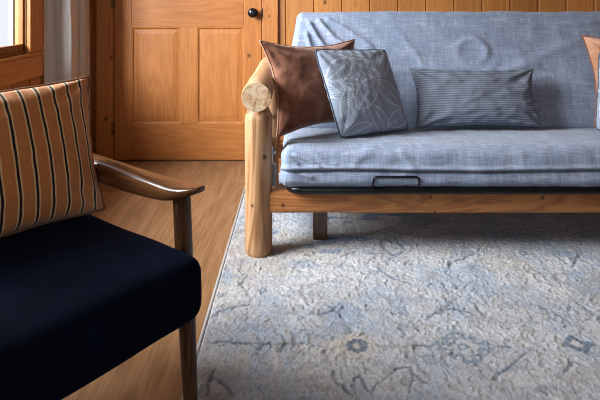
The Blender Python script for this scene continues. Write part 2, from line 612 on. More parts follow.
# side wall with the window opening
WY0, WY1, WZ0, WZ1 = 1.02, 2.745, 0.75, 2.06
bm = bmesh.new()
pl = lambda a, d, z: (XL - d, a, z)
board_wall(bm, YR - 0.1, WY0 - 0.08, 0, ZC, pl, 0.1743, 0.0)
board_wall(bm, WY1 + 0.08, YB, 0, ZC, pl, 0.1743, 0.0)
board_wall(bm, WY0 - 0.08, WY1 + 0.08, 0, WZ0 - 0.03, pl, 0.1743, 0.0)
board_wall(bm, WY0 - 0.08, WY1 + 0.08, WZ1 + 0.02, ZC, pl, 0.1743, 0.0)
tag(obj('wall_left', bm, pine_left, smooth=False), kind='structure')
bm = bmesh.new()
pr = lambda a, d, z: (XR + d, a, z)
board_wall(bm, YR - 0.1, YB + 0.1, 0, ZC, pr, 0.1743, 0.0)
tag(obj('wall_right', bm, pine_left, smooth=False), kind='structure')
bm = bmesh.new()
pf = lambda a, d, z: (a, YR - d, z)
board_wall(bm, XL, -1.15, 0, ZC, pf, 0.1743, -0.0875)
board_wall(bm, 0.25, XR, 0, ZC, pf, 0.1743, -0.0875)
board_wall(bm, -1.15, 0.25, 0, 0.95, pf, 0.1743, -0.0875)
board_wall(bm, -1.15, 0.25, 2.15, ZC, pf, 0.1743, -0.0875)
tag(obj('wall_rear', bm, pine_wall, smooth=False), kind='structure')

# ---- window in the side wall
bm = bmesh.new()
XF = XL + 0.024
box(bm, XL, XF, WY1, WY1 + 0.138, 0.738, WZ1 - 0.001, 0.003)
box(bm, XL, XF, WY0 - 0.138, WY0, 0.738, WZ1 - 0.001, 0.003)
box(bm, XL, XF, WY0 - 0.138, WY1 + 0.138, WZ1, WZ1 + 0.12, 0.003)
win = obj('window_1', bm, pine_trim, smooth=False)
tag(win, kind='structure')
bm = bmesh.new()
box(bm, XL - 0.06, XF + 0.004, WY0 - 0.138, WY1 + 0.136, 0.722, 0.737, 0.003)
obj('window_sill', bm, pine_trim_y, win, smooth=False)
bm = bmesh.new()
box(bm, XL + 0.001, XF, WY0 - 0.138, WY1 + 0.136, 0.612, 0.721, 0.004)
obj('window_apron', bm, pine_trim_y, win, smooth=False)
bm = bmesh.new()
fw = 0.045
box(bm, XL - 0.030, XL + 0.004, WY1 - 0.006, WY1, 0.737, WZ1, 0.002)
box(bm, XL - 0.030, XL + 0.004, WY0, WY0 + 0.02, 0.737, WZ1, 0.002)
box(bm, XL - 0.030, XL + 0.004, WY0, WY1, WZ1 - 0.02, WZ1, 0.002)
box(bm, XL - 0.030, XL + 0.002, WY0, WY1, 0.737, 0.752, 0.002)
obj('window_jamb', bm, pine_jamb, win, smooth=False)
bm = bmesh.new()
ym = (WY0 + WY1) / 2
for a0, a1 in ((WY0 + 0.02, ym + 0.02), (ym - 0.02, WY1 - 0.006)):
    box(bm, XL - 0.026, XL - 0.004, a0, a0 + 0.04, 0.752, WZ1 - 0.02, 0.003)
    box(bm, XL - 0.026, XL - 0.004, a1 - 0.012, a1, 0.752, WZ1 - 0.02, 0.003)
    box(bm, XL - 0.026, XL - 0.004, a0, a1, 0.752, 0.786, 0.003)
    box(bm, XL - 0.026, XL - 0.004, a0, a1, WZ1 - 0.06, WZ1 - 0.02, 0.003)
sash = obj('window_sash', bm, pine_jamb, win, smooth=False)
bm = bmesh.new()
box(bm, XL - 0.016, XL - 0.012, WY0 + 0.03, WY1 - 0.03, 0.77, WZ1 - 0.03)
obj('pane', bm, glass, sash, smooth=False)
bm = bmesh.new()
for a in (WY0 + 0.05, ym, WY1 + 0.000):
    box(bm, XL - 0.070, XL - 0.048, a - 0.030, a - 0.006, 0.752, WZ1 - 0.02, 0.002)
box(bm, XL - 0.070, XL - 0.048, WY0 + 0.05, WY1 - 0.05, 0.752, 0.775, 0.002)
obj('screen_frame', bm, sash_grey, win, smooth=False)

# rear window frame (behind the camera)
bm = bmesh.new()
for x0, x1, z0, z1 in ((-1.15, -1.10, 0.95, 2.15), (0.20, 0.25, 0.95, 2.15), (-1.15, 0.25, 0.95, 1.0), (-1.15, 0.25, 2.1, 2.15)):
    box(bm, x0, x1, YR - 0.07, YR + 0.015, z0, z1, 0.003)
tag(obj('window_2', bm, pine_trim, smooth=False), kind='structure')

# ---- door trim and corner board
def trim(name, x0, x1, z0, z1, y0=YB - 0.022, mat=pine_trim):
    bm = bmesh.new()
    box(bm, x0, x1, y0, YB, z0, z1, 0.0035)
    return tag(obj(name, bm, mat, smooth=False), kind='structure')


trim('trim_1', DX0 - 0.105, DX0 - 0.004, 0, DZ + 0.004)
trim('trim_2', DX1 + 0.004, DX1 + 0.100, 0, DZ + 0.004)
trim('trim_3', DX0 - 0.105, DX1 + 0.100, DZ + 0.004, DZ + 0.11)
bm = bmesh.new()
box(bm, XL, XL + 0.03, YB - 0.035, YB, 0, ZC, 0.004)
box(bm, XL + 0.03, XL + 0.055, YB - 0.02, YB, 0, ZC, 0.004)
tag(obj('trim_4', bm, pine_trim, smooth=False), kind='structure')
bm = bmesh.new()
box(bm, DX1 + 0.101, XR, YB - 0.016, YB, 0, 0.10, 0.003)
tag(obj('baseboard_back', bm, pine_h, smooth=False), kind='structure')
bm = bmesh.new()
box(bm, XL, XL + 0.016, YR, YB - 0.036, 0, 0.10, 0.003)
tag(obj('baseboard_left', bm, pine_trim_y, smooth=False), kind='structure')

# ---- six-panel pine door, 0.92 m wide
YD = YB - 0.004            # front face of the slab
bm = bmesh.new()
g = 0.003
zs = [0.008, 0.232, 0.832, 1.03, 1.62, 1.74, 1.93, DZ - 0.004]
cols = [DX0 + g, DX0 + 0.108, DX0 + 0.412, DX0 + 0.515, DX1 - 0.112, DX1 - g]
TH = 0.04
box(bm, cols[0], cols[1], YD, YD + TH, zs[0], zs[-1], 0.002)
box(bm, cols[4], cols[5], YD, YD + TH, zs[0], zs[-1], 0.002)
for z0, z1 in ((zs[0], zs[1]), (zs[2], zs[3]), (zs[4], zs[5]), (zs[6], zs[7])):
    box(bm, cols[1] + 0.0006, cols[4] - 0.0006, YD, YD + TH, z0, z1, 0.0018, mi=1)
for z0, z1 in ((zs[1], zs[2]), (zs[3], zs[4]), (zs[5], zs[6])):
    box(bm, cols[2], cols[3], YD, YD + TH, z0 + 0.0006, z1 - 0.0006, 0.0018)
door = obj('door_1', bm, [pine_v, pine_h], smooth=False)
tag(door, kind='structure')


def raised_panel(x0, x1, z0, z1):
    bm = bmesh.new()
    def ring(m, y):
        return [(x0 + m, y, z0 + m), (x1 - m, y, z0 + m), (x1 - m, y, z1 - m), (x0 + m, y, z1 - m)]
    # ovolo moulding running into a groove, then the bevelled raised field
    prof = [(-0.002, YD + 0.03), (-0.002, YD + 0.0015), (0.003, YD + 0.002), (0.008, YD + 0.004), (0.012, YD + 0.009), (0.013, YD + 0.012),
            (0.017, YD + 0.012), (0.019, YD + 0.011), (0.042, YD + 0.0075), (0.044, YD + 0.0065)]
    rings = [ring(m, y) for m, y in prof]
    loft(bm, rings, cap=True)
    return bm


for z0, z1 in ((zs[1], zs[2]), (zs[3], zs[4]), (zs[5], zs[6])):
    for x0, x1 in ((cols[1], cols[2]), (cols[3], cols[4])):
        obj('panel', raised_panel(x0, x1, z0, z1), pine_v, door, smooth=False)


def lathe(bm, prof, centre, axis='Y', n=24, mi=0):
    rings = []
    for r, h in prof:
        ring = []
        for k in range(n):
            a = 2 * PI * k / n
            c, s_ = r * math.cos(a), r * math.sin(a)
            if axis == 'Y': p = (centre[0] + c, centre[1] + h, centre[2] + s_)
            elif axis == 'Z': p = (centre[0] + c, centre[1] + s_, centre[2] + h)
            else: p = (centre[0] + h, centre[1] + c, centre[2] + s_)
            ring.append(p)
        rings.append(ring)
    return loft(bm, rings, mi=mi)


kc = (-0.290, YD, 0.921)
bm = bmesh.new()
lathe(bm, [(0.010, -0.004), (0.010, -0.022), (0.016, -0.028), (0.026, -0.036), (0.030, -0.046), (0.029, -0.055), (0.022, -0.062), (0.010, -0.065), (0.002, -0.0655)], kc)
kn = obj('door_knob', bm, knob_black, door)
bm = bmesh.new()
lathe(bm, [(0.029, 0.0), (0.029, -0.003), (0.025, -0.006), (0.010, -0.007)], kc)
obj('rosette', bm, knob_black, kn)
bm = bmesh.new()
box(bm, DX1 - 0.002, DX1 + 0.007, YB - 0.024, YB - 0.006, 0.895, 0.948, 0.002)
obj('strike_plate', bm, knob_black, door, smooth=False)
for zc in (0.205, 0.985, 1.82):
    bm = bmesh.new()
    tube(bm, [(DX0, YB - 0.028, zc - 0.034), (DX0, YB - 0.028, zc + 0.034)], 0.0065, 12)
    tube(bm, [(DX0, YB - 0.028, zc + 0.034), (DX0, YB - 0.028, zc + 0.040)], 0.0045, 10)
    box(bm, DX0 - 0.003, DX0 + 0.003, YB - 0.026, YB - 0.0, zc - 0.034, zc + 0.034)
    obj('hinge', bm, brass_dark, door)

# ------------------------------------------------------------------ curtain
def curtain():
    bm = bmesh.new()
    uvl = bm.loops.layers.uv.new('UVMap')
    nz_ = 40
    z1, z0 = 2.30, 0.012
    plan = [(-1.325, 2.90), (-1.322, 2.935), (-1.300, 2.945), (-1.297, 2.975), (-1.286, 2.985), (-1.262, 2.982), (-1.236, 2.990), (-1.226, 3.01), (-1.228, 3.06), (-1.238, 3.115),
            (-1.256, 3.135), (-1.252, 3.155), (-1.236, 3.165), (-1.230, 3.20), (-1.240, 3.27), (-1.262, 3.30), (-1.282, 3.29), (-1.270, 3.33), (-1.262, 3.365), (-1.29, 3.385)]
    sm = smooth_path([Vector((a, b, 0)) for a, b in plan], 6)
    ny = len(sm) - 1
    fr = []
    for i, p in enumerate(sm):
        row = []
        for k in range(nz_ + 1):
            z = z0 + (z1 - z0) * k / nz_
            x = p.x + 0.006 * mnoise.noise((i * 0.12, z * 2.2, 1)) + 0.003 * mnoise.noise((i * 0.4, z * 9, 5))
            y = p.y + 0.010 * mnoise.noise((i * 0.08, z * 1.6, 7)) + 0.003 * mnoise.noise((i * 0.5, z * 8, 2))
            row.append(bm.verts.new((x, y, z)))
        fr.append(row)
    for i in range(ny):
        for k in range(nz_):
            f = bm.faces.new((fr[i][k], fr[i + 1][k], fr[i + 1][k + 1], fr[i][k + 1]))
            for l, (a, b) in zip(f.loops, ((i, k), (i + 1, k), (i + 1, k + 1), (i, k + 1))):
                l[uvl].uv = (a / ny * 1.2, b / nz_ * 2.3)
    bmesh.ops.solidify(bm, geom=bm.faces[:], thickness=0.0025)
    return bm


ct = obj('curtain', curtain(), curtain_cloth)
tag(ct, 'white curtain hanging in soft folds between the window and the door', 'curtain')

# ------------------------------------------------------------------ noise on arrays
def vnoise(x, y, seed=0):
    xi, yi = np.floor(x).astype(np.int64), np.floor(y).astype(np.int64)
    fx, fy = x - xi, y - yi
    fx, fy = fx * fx * (3 - 2 * fx), fy * fy * (3 - 2 * fy)

    def h(a, b):
        n = (a * 374761393 + b * 668265263 + seed * 1274126177) & 0xFFFFFFFF
        n = ((n ^ (n >> 13)) * 1274126177) & 0xFFFFFFFF
        return ((n ^ (n >> 16)) & 0xFFFF) / 65535.0
    return (h(xi, yi) * (1 - fx) + h(xi + 1, yi) * fx) * (1 - fy) + (h(xi, yi + 1) * (1 - fx) + h(xi + 1, yi + 1) * fx) * fy


def fbm(x, y, oct=4, seed=0):
    s, a, t = 0, 1, 0
    for o in range(oct):
        s = s + a * vnoise(x * 2 ** o + 17.3 * o, y * 2 ** o - 9.1 * o, seed + o)
        t += a
        a *= 0.55
    return s / t


def sstep(a, b, x):
    t = np.clip((x - a) / (b - a), 0, 1)
    return t * t * (3 - 2 * t)


def seg_dist(X, Y, pts):
    d = np.full(X.shape, 9.0)
    for (ax, ay), (bx, by) in zip(pts[:-1], pts[1:]):
        dx, dy = bx - ax, by - ay
        t = np.clip(((X - ax) * dx + (Y - ay) * dy) / (dx * dx + dy * dy + 1e-12), 0, 1)
        d = np.minimum(d, np.hypot(X - ax - t * dx, Y - ay - t * dy))
    return d


# ------------------------------------------------------------------ rug
def g(px, py):        # where a mark of the pattern lies on the rug
    return ((px - 300) / py, 560.0 / py)


def build_rug():
    x0, x1, y0, y1 = -0.29, 2.21, 0.55, 3.20
    st = 0.0038
    nx, ny = int((x1 - x0) / st), int((y1 - y0) / st)
    xs, ys = np.linspace(x0, x1, nx), np.linspace(y0, y1, ny)
    X, Y = np.meshgrid(xs, ys)
    # slightly warped coordinates, so drawn lines wander the way hand-knotted ones do
    wx = X + 0.020 * (fbm(X * 22, Y * 22, 3, 3) - 0.5)
    wy = Y + 0.020 * (fbm(X * 22, Y * 22, 3, 8) - 0.5)
    def lin(*c): return np.array(srgb(*c))
    base = np.empty(X.shape + (3,))
    n1, n2, n3 = fbm(X * 3.1, Y * 3.1, 4, 11), fbm(X * 6, Y * 4, 4, 21), fbm(X * 30, Y * 30, 3, 31)
    base[:] = lin(190, 191, 196)
    def blend(c, f):
        f = np.clip(f, 0, 1)[..., None]
        base[:] = base * (1 - f) + np.array(c) * f
    blend(lin(190, 180, 167), 0.6 * sstep(0.50, 0.66, n1))
    blend(lin(164, 177, 194), 0.75 * sstep(0.50, 0.66, n2))
    blend(lin(210, 209, 210), 0.50 * sstep(0.52, 0.66, fbm(X * 9, Y * 9, 3, 41)))
    blend(lin(162, 157, 152), 0.45 * sstep(0.52, 0.70, n3))
    # streaks of worn blue, denser below the sofa's left end
    wear = fbm(X * 9, Y * 26, 3, 51)
    zone = np.exp(-(((X - 0.16) / 0.32) ** 2 + ((Y - 2.42) / 0.30) ** 2))
    blend(lin(104, 130, 160), (0.25 + 0.75 * zone) * sstep(0.56, 0.68, wear))
    blue, ink = lin(96, 116, 138), lin(76, 92, 110)
    brown = lin(150, 138, 124)
    H = np.zeros(X.shape)
    # carved vermicular relief: short worm-like welts and pits in the pile
    q = fbm(X * 30 + 3 * n1, Y * 30, 3, 71)
    ridge = 1 - np.clip(np.abs(q - 0.5) / 0.045, 0, 1)
    q2 = fbm(X * 62 + 4, Y * 62, 2, 81)
    ridge2 = 1 - np.clip(np.abs(q2 - 0.5) / 0.09, 0, 1)
    brk = sstep(0.42, 0.58, fbm(X * 18, Y * 18, 2, 95))
    pits = sstep(0.56, 0.70, fbm(X * 70, Y * 70, 2, 101))
    H += 0.0050 * ridge * brk + 0.0028 * ridge2 - 0.0026 * pits
    blend(lin(212, 208, 204), 0.30 * ridge * brk)  # welts painted lighter, light on the relief put into the colour
    blend(lin(136, 136, 140), 0.28 * pits)  # pits painted darker, shade of the recesses put into the colour
    breakup = sstep(0.36, 0.56, fbm(X * 22, Y * 22, 3, 61))

    def line(pts, wd=0.0052, c=ink, f=0.72, h=-0.002):
        d = seg_dist(wx, wy, [g(*p) for p in pts])
        k = 1 - sstep(wd * 0.5, wd * 1.3, d)
        blend(c, k * f * (0.45 + 0.55 * breakup))
        H[:] += h * k

    # flower rosette with pale halo
    cx, cy = g(357, 350)
    rr = np.hypot((X - cx), (Y - cy) * 1.05)
    an = np.arctan2(Y - cy, X - cx)
    sc_ = 1 + 0.05 * np.cos(9 * an)
    blend(lin(198, 188, 174), 0.55 * (1 - sstep(0.050, 0.072, rr)))
    blend(lin(84, 104, 124), 0.85 * (1 - sstep(0.030, 0.035, rr * sc_)) * sstep(0.009, 0.014, rr))
    # lozenge medallion
    cx, cy = g(463, 351)
    lo = np.abs(wx - cx) / 0.098 + np.abs(wy - cy) / 0.092
    cell = np.cos((X - cx) * 118 + (Y - cy) * 118) * np.cos((X - cx) * 118 - (Y - cy) * 118)
    blend(lin(112, 132, 150), 0.75 * (1 - sstep(0.93, 1.02, lo)) * sstep(0.45, 0.52, lo))
    blend(lin(188, 190, 194), 0.9 * (1 - sstep(0.88, 0.95, lo)) * sstep(0.46, 0.52, lo) * sstep(0.15, 0.5, cell))
    rr = np.hypot(X - cx, Y - cy)
    blend(lin(110, 130, 150), 0.8 * (1 - sstep(0.015, 0.020, rr)) * sstep(0.006, 0.009, rr))
    # smaller lozenge to the right
    cx, cy = g(579, 349)
    lo = np.abs(wx - cx) / 0.050 + np.abs(wy - cy) / 0.050
    blend(lin(92, 112, 132), 0.9 * (1 - sstep(0.9, 1.05, lo)) * sstep(0.40, 0.50, lo))
    blend(lin(200, 196, 190), 0.7 * (1 - sstep(0.35, 0.45, lo)))
    # further rosettes of the field, repeating out to the right and behind
    for (px, py, r) in ((700, 350, 0.035), (640, 292, 0.03), (402, 314, 0.018), (262, 294, 0.022), (382, 288, 0.02), (222, 299, 0.014), (524, 256, 0.02), (568, 256, 0.018), (375, 276, 0.016)):
        cx, cy = g(px, py)
        rr = np.hypot(wx - cx, wy - cy) * (1 + 0.18 * np.cos(5 * np.arctan2(wy - cy, wx - cx)))
        blend(blue, 0.75 * (1 - sstep(r * 0.7, r * 1.05, rr)) * sstep(r * 0.15, r * 0.5, rr) * (0.4 + 0.6 * breakup))
    # stems and branches
    L = [[(206, 346), (235, 347), (262, 348), (290, 348), (304, 347)], [(258, 342), (264, 348), (258, 353)], [(281, 339), (287, 347), (281, 354)],
         [(294, 338), (298, 347), (292, 352)], [(376, 350), (400, 351), (434, 350)], [(497, 351), (510, 350)],
         [(333, 376), (338, 388), (352, 398)], [(353, 385), (362, 381), (370, 398)], [(372, 398), (386, 384), (396, 372)],
         [(396, 372), (410, 372), (413, 384), (409, 396)], [(413, 378), (428, 387)], [(402, 332), (406, 339), (402, 343)], [(391, 318), (404, 317)],
         [(212, 382), (224, 390), (232, 399)], [(208, 322), (228, 312), (248, 308)], [(345, 247), (362, 238), (380, 233), (392, 229)],
         [(342, 260), (356, 254)], [(370, 256), (392, 257), (404, 255)], [(396, 240), (400, 247), (406, 252)], [(380, 244), (386, 253), (394, 257)],
         [(388, 268), (390, 261), (400, 257)], [(410, 262), (404, 268)], [(446, 276), (452, 267), (460, 262)], [(462, 262), (474, 257)], [(428, 290), (432, 286)],
         [(442, 288), (452, 296)], [(390, 281), (412, 288)], [(376, 270), (392, 280)], [(492, 383), (506, 372), (520, 362), (534, 352)], [(540, 394), (548, 400)],
         [(572, 270), (580, 258)], [(470, 302), (482, 318)], [(205, 399), (214, 372)], [(250, 300), (240, 288), (248, 280)], [(560, 380), (575, 366), (590, 372)],
         [(330, 310), (345, 322), (352, 336)], [(312, 318), (330, 316), (342, 306)], [(556, 318), (572, 330)], [(578, 306), (592, 318)], [(430, 322), (450, 312), (470, 316)]]
    for p in L:
        line(p)
    rnd = random.Random(7)
    for k in range(46):                       # small faded florets scattered over the field
        cx, cy, r = rnd.uniform(x0, x1), rnd.uniform(y0, y1), rnd.uniform(0.012, 0.030)
        ia, ib = np.searchsorted(ys, cy - 0.06), np.searchsorted(ys, cy + 0.06)
        ja, jb = np.searchsorted(xs, cx - 0.06), np.searchsorted(xs, cx + 0.06)
        if ib - ia < 4 or jb - ja < 4: continue
        dx, dy = wx[ia:ib, ja:jb] - cx, wy[ia:ib, ja:jb] - cy
        rr = np.hypot(dx, dy) * (1 + 0.22 * np.cos((4 + k % 3) * np.arctan2(dy, dx) + k))
        f = (0.5 * (1 - sstep(r * 0.7, r * 1.1, rr)) * sstep(r * 0.1, r * 0.5, rr) * breakup[ia:ib, ja:jb])[..., None]
        c = [blue, brown, lin(128, 148, 172)][k % 3]
        base[ia:ib, ja:jb] = base[ia:ib, ja:jb] * (1 - f) + c * f
    for k in range(150):                      # quieter carved scrolls all over the field
        x, y = rnd.uniform(x0, x1), rnd.uniform(y0, y1)
        a, cv = rnd.uniform(0, 2 * PI), rnd.uniform(-0.8, 0.8)
        pts = []
        for q in range(6):
            pts.append((x, y))
            x += 0.028 * math.cos(a)
            y += 0.028 * math.sin(a)
            a += cv
        xa, xb = min(p[0] for p in pts) - .03, max(p[0] for p in pts) + .03
        ya, yb = min(p[1] for p in pts) - .03, max(p[1] for p in pts) + .03
        ia, ib = np.searchsorted(ys, ya), np.searchsorted(ys, yb)
        ja, jb = np.searchsorted(xs, xa), np.searchsorted(xs, xb)
        if ib - ia < 3 or jb - ja < 3: continue
        d = seg_dist(wx[ia:ib, ja:jb], wy[ia:ib, ja:jb], pts)
        kk = 1 - sstep(0.003, 0.009, d)
        c = [ink, brown, blue, brown][k % 4]
        f = (0.40 * kk * breakup[ia:ib, ja:jb])[..., None]
        base[ia:ib, ja:jb] = base[ia:ib, ja:jb] * (1 - f) + c * f
        H[ia:ib, ja:jb] += (0.002 if k % 2 else -0.0018) * kk
    # bound edge
    ed = np.minimum(np.minimum(X - x0, x1 - X), np.minimum(Y - y0, y1 - Y))
    rim = sstep(0, 0.012, ed)
    blend(lin(200, 198, 196), 0.6 * (1 - sstep(0.006, 0.012, ed)))
    Z = 0.003 + rim * 0.009 + H * rim
    me = bpy.data.meshes.new('area_rug')
    V = np.stack([X, Y, Z], -1).reshape(-1, 3)
    i = np.arange(ny - 1)[:, None] * nx + np.arange(nx - 1)[None, :]
    F = np.stack([i, i + 1, i + nx + 1, i + nx], -1).reshape(-1, 4)
    me.vertices.add(len(V))
    me.vertices.foreach_set('co', V.astype(np.float32).ravel())
    me.loops.add(F.size)
    me.loops.foreach_set('vertex_index', F.astype(np.int32).ravel())
    me.polygons.add(len(F))
    me.polygons.foreach_set('loop_start', np.arange(0, F.size, 4, dtype=np.int32))
    me.update(calc_edges=True)
    me.validate()
    at = me.color_attributes.new('dye', 'FLOAT_COLOR', 'POINT')
    C = np.concatenate([base, np.ones(X.shape + (1,))], -1).reshape(-1, 4)
    at.data.foreach_set('color', C.astype(np.float32).ravel())
    me.polygons.foreach_set('use_smooth', np.ones(len(F), dtype=bool))
    me.materials.append(rug_mat)
    o = bpy.data.objects.new('area_rug', me)
    col.objects.link(o)
    tag(o, 'worn grey and blue oriental rug on the oak floor under the log sofa', 'rug')
    # bound edge all round, down to the floor
    bm = bmesh.new()
    P = [(x0, y0, .006), (x1, y0, .006), (x1, y1, .006), (x0, y1, .006)]
    for a, b in zip(P, P[1:] + P[:1]):
        tube(bm, [a, b], 0.006, 8)
    obj('binding', bm, rug_edge, o)


build_rug()

# ------------------------------------------------------------------ log sofa
SOFA = thing('log_sofa', 'log-framed futon sofa with blue chambray cover, standing on the rug', 'sofa', (0.88, 2.5, 0.012))
PXL, PXR, PYF, PYR = -0.163, 1.925, 2.192, 2.93


def log(p0, p1, r, seed, ends, n=32, wob=0.03, bend=0.004):
    """peeled log from p0 to p1; ends=((offset, radius factor)...) chamfer lists for both ends"""
    bm = bmesh.new()
    p0, p1 = Vector(p0), Vector(p1)
    Ln = (p1 - p0).length
    t = (p1 - p0).normalized()
    s_ = t.cross(Vector((0, 0, 1)) if abs(t.z) < 0.9 else Vector((0, 1, 0))).normalized()
    u_ = s_.cross(t)
    stn = [(o, f) for o, f in ends[0]]
    a, b = ends[0][-1][0], Ln - ends[1][-1][0]
    m = 22
    for k in range(1, m):
        stn.append((a + (b - a) * k / m, 1.0))
    stn += [(Ln - o, f) for o, f in reversed(ends[1])]
    rings = []
    for d, f in stn:
        cx = bend * mnoise.noise((seed, d * 3, 0))
        cy = bend * mnoise.noise((seed + 5, d * 3, 0))
        ring = []
        for k in range(n):
            an = 2 * PI * k / n
            rr = r * f * (1 + wob * mnoise.noise((math.cos(an) * 0.9 + seed, math.sin(an) * 0.9, d * 5)) + 0.008 * mnoise.noise((math.cos(an) * 4, math.sin(an) * 4 + seed, d * 22)))
            ring.append(p0 + t * d + s_ * (cx + rr * math.cos(an)) + u_ * (cy + rr * math.sin(an)))
        rings.append(ring)
    loft(bm, rings, mi=0, cap_mi=1)
    return bm


foot = [(0.0, 0.90), (0.006, 0.96), (0.016, 1.0)]
topc = [(0.0, 0.56), (0.012, 0.70), (0.046, 0.975), (0.058, 1.0)]
for i, (x, y) in enumerate(((PXL, PYF), (PXR, PYF), (PXL, PYR), (PXR, PYR))):
    obj('post', log((x, y, 0.012), (x, y, 0.596), 0.0535, 3.1 * i + 1, (foot, topc)), [log_wood, log_end], SOFA, angle=0.9, loc=(x, y, 0.012))
armc = [(0.0, 0.955), (0.005, 0.995), (0.010, 1.0)]
for i, x in enumerate((PXL, PXR)):
    obj('arm_log', log((x, 2.085, 0.638), (x, 3.05, 0.638), 0.0565, 7.7 + i, (armc, armc), wob=0.02), [log_y, log_end], SOFA, angle=0.6, loc=(x, 2.085, 0.638))


def rail(x0, x1, y, z0, z1, th):
    bm = bmesh.new()
    n = 40
    rings = []
    for k in range(n + 1):
        x = x0 + (x1 - x0) * k / n
        hw, hh = th / 2, (z1 - z0) / 2
        ring = []
        for j in range(20):
            an = 2 * PI * j / 20
            c, s_ = math.cos(an), math.sin(an)
            e = 0.35
            yy = hw * math.copysign(abs(c) ** e, c)
            zz = hh * math.copysign(abs(s_) ** e, s_)
            ring.append((x, y + yy + 0.0015 * mnoise.noise((x * 3, j, 0)), (z0 + z1) / 2 + zz + 0.002 * mnoise.noise((x * 4, 3, s_))))
        rings.append(ring)
    return loft(bm, rings)


obj('front_rail', rail(PXL + 0.045, PXR - 0.045, 2.185, 0.176, 0.262, 0.052), rail_wood, SOFA, angle=0.9)
obj('rear_rail', rail(PXL + 0.045, PXR - 0.045, PYR, 0.176, 0.262, 0.052), rail_wood, SOFA, angle=0.9)
for x in (PXL, PXR):
    sgn = 1 if x < 0 else -1
    bm = bmesh.new()
    box(bm, x - 0.018, x + 0.018, PYF + 0.04, PYR - 0.04, 0.20, 0.30, 0.006)
    obj('side_rail', bm, log_y, SOFA, smooth=False)
    bm = bmesh.new()
    box(bm, x + sgn * 0.052 - 0.003, x + sgn * 0.052 + 0.003, PYF - 0.01, PYF + 0.03, 0.285, 0.42, 0.001)
    box(bm, x + sgn * 0.062 - 0.008, x + sgn * 0.062 + 0.008, PYF - 0.012, PYF + 0.012, 0.275, 0.36, 0.002)
    tube(bm, [(x + sgn * 0.045, PYF + 0.012, 0.40), (x + sgn * 0.068, PYF + 0.012, 0.40)], 0.008, 8)
    tube(bm, [(x + sgn * 0.045, PYF + 0.008, 0.33), (x + sgn * 0.073, PYF + 0.008, 0.33)], 0.009, 8)
    obj('pivot_bracket', bm, zinc, SOFA, smooth=False)

# tubular deck the mattress lies on, with round front corners
bm = bmesh.new()
xa, xb, yf, yb, zt = -0.045, 1.81, 2.122, 2.70, 0.279
path = [(xa, yb, zt - 0.02), (xa, yf + 0.06, zt), (xa + 0.008, yf + 0.025, zt), (xa + 0.028, yf + 0.006, zt), (xa + 0.06, yf, zt)]
path += [(xa + 0.06 + (xb - xa - 0.12) * k / 10, yf, zt) for k in range(1, 10)]
path += [(xb - 0.06, yf, zt), (xb - 0.028, yf + 0.006, zt), (xb - 0.008, yf + 0.025, zt), (xb, yf + 0.06, zt), (xb, yb, zt - 0.02)]
tube(bm, path, 0.0145, 14)
deck = obj('deck_tube', bm, black_metal, SOFA)
bm = bmesh.new()
for k in range(14):
    x = xa + 0.07 + (xb - xa - 0.14) * k / 13
    tube(bm, [(x, yf, zt - 0.002), (x, yb, zt - 0.022)], 0.005, 6)
for y in (2.30, 2.50, 2.70):
    tube(bm, [(xa, y, zt - 0.012), (xb, y, zt - 0.012)], 0.005, 6)
obj('deck_mesh', bm, black_metal, deck)
# thin wire loops that keep the mattress from sliding
for x0, x1 in ((0.274, 0.448), (1.31, 1.484)):
    bm = bmesh.new()
    yy = 2.098
    pts = [(x0, yf, zt), (x0, yy, zt + 0.03), (x0 + 0.003, yy, zt + 0.053), (x0 + 0.010, yy, zt + 0.058),
           (x1 - 0.010, yy, zt + 0.058), (x1 - 0.003, yy, zt + 0.053), (x1, yy, zt + 0.03), (x1, yf, zt)]
    tube(bm, pts, 0.0042, 8)
    obj('mattress_stop', bm, black_metal, deck)
# centre legs below the deck
for x in (0.083, 1.68):
    bm = bmesh.new()
    box(bm, x - 0.030, x + 0.030, 2.30, 2.345, 0.012, 0.262, 0.006)
    obj('inner_leg', bm, walnut, SOFA, smooth=False)


def rbox(hx, hy, hz, r, step):
    """rounded box of half sizes, dense grid, returned as bmesh with face ids from the original normal"""
    bm = bmesh.new()
    stp = step if isinstance(step, tuple) else (step,) * 3
    cnt = [max(2, int(2 * h / q)) for h, q in zip((hx, hy, hz), stp)]
    H = (hx, hy, hz)
    cache = {}

    def vert(p):
        key = tuple(round(c, 5) for c in p)
        if key not in cache:
            inner = Vector([max(-(h - r), min(h - r, c)) for c, h in zip(p, H)])
            d = Vector(p) - inner
            q = inner + d.normalized() * r if d.length > 1e-9 else Vector(p)
            cache[key] = bm.verts.new(q)
        return cache[key]

    def lin_(n, h):
        # finer spacing close to the rounded edges
        return [h * math.sin(PI / 2 * (2 * i / n - 1)) * 0.25 + h * (2 * i / n - 1) * 0.75 for i in range(n + 1)]
    L = [lin_(n, h) for n, h in zip(cnt, H)]
    for ax in range(3):
        a, b = (ax + 1) % 3, (ax + 2) % 3
        for sg in (-1, 1):
            for i in range(cnt[a]):
                for j in range(cnt[b]):
                    q = []
                    for ii, jj in ((i, j), (i + 1, j), (i + 1, j + 1), (i, j + 1)):
                        p = [0, 0, 0]
                        p[ax] = sg * H[ax]
                        p[a] = L[a][ii]
                        p[b] = L[b][jj]
                        q.append(vert(p))
                    if sg < 0: q.reverse()
                    bm.faces.new(q)
    return bm


def box_uv(bm):
    uvl = bm.loops.layers.uv.verify()
    for f in bm.faces:
        n = f.normal
        ax = max(range(3), key=lambda k: abs(n[k]))
        a, b = ((1, 2), (0, 2), (0, 1))[ax]
        for l in f.loops:
            l[uvl].uv = (l.vert.co[a], l.vert.co[b])


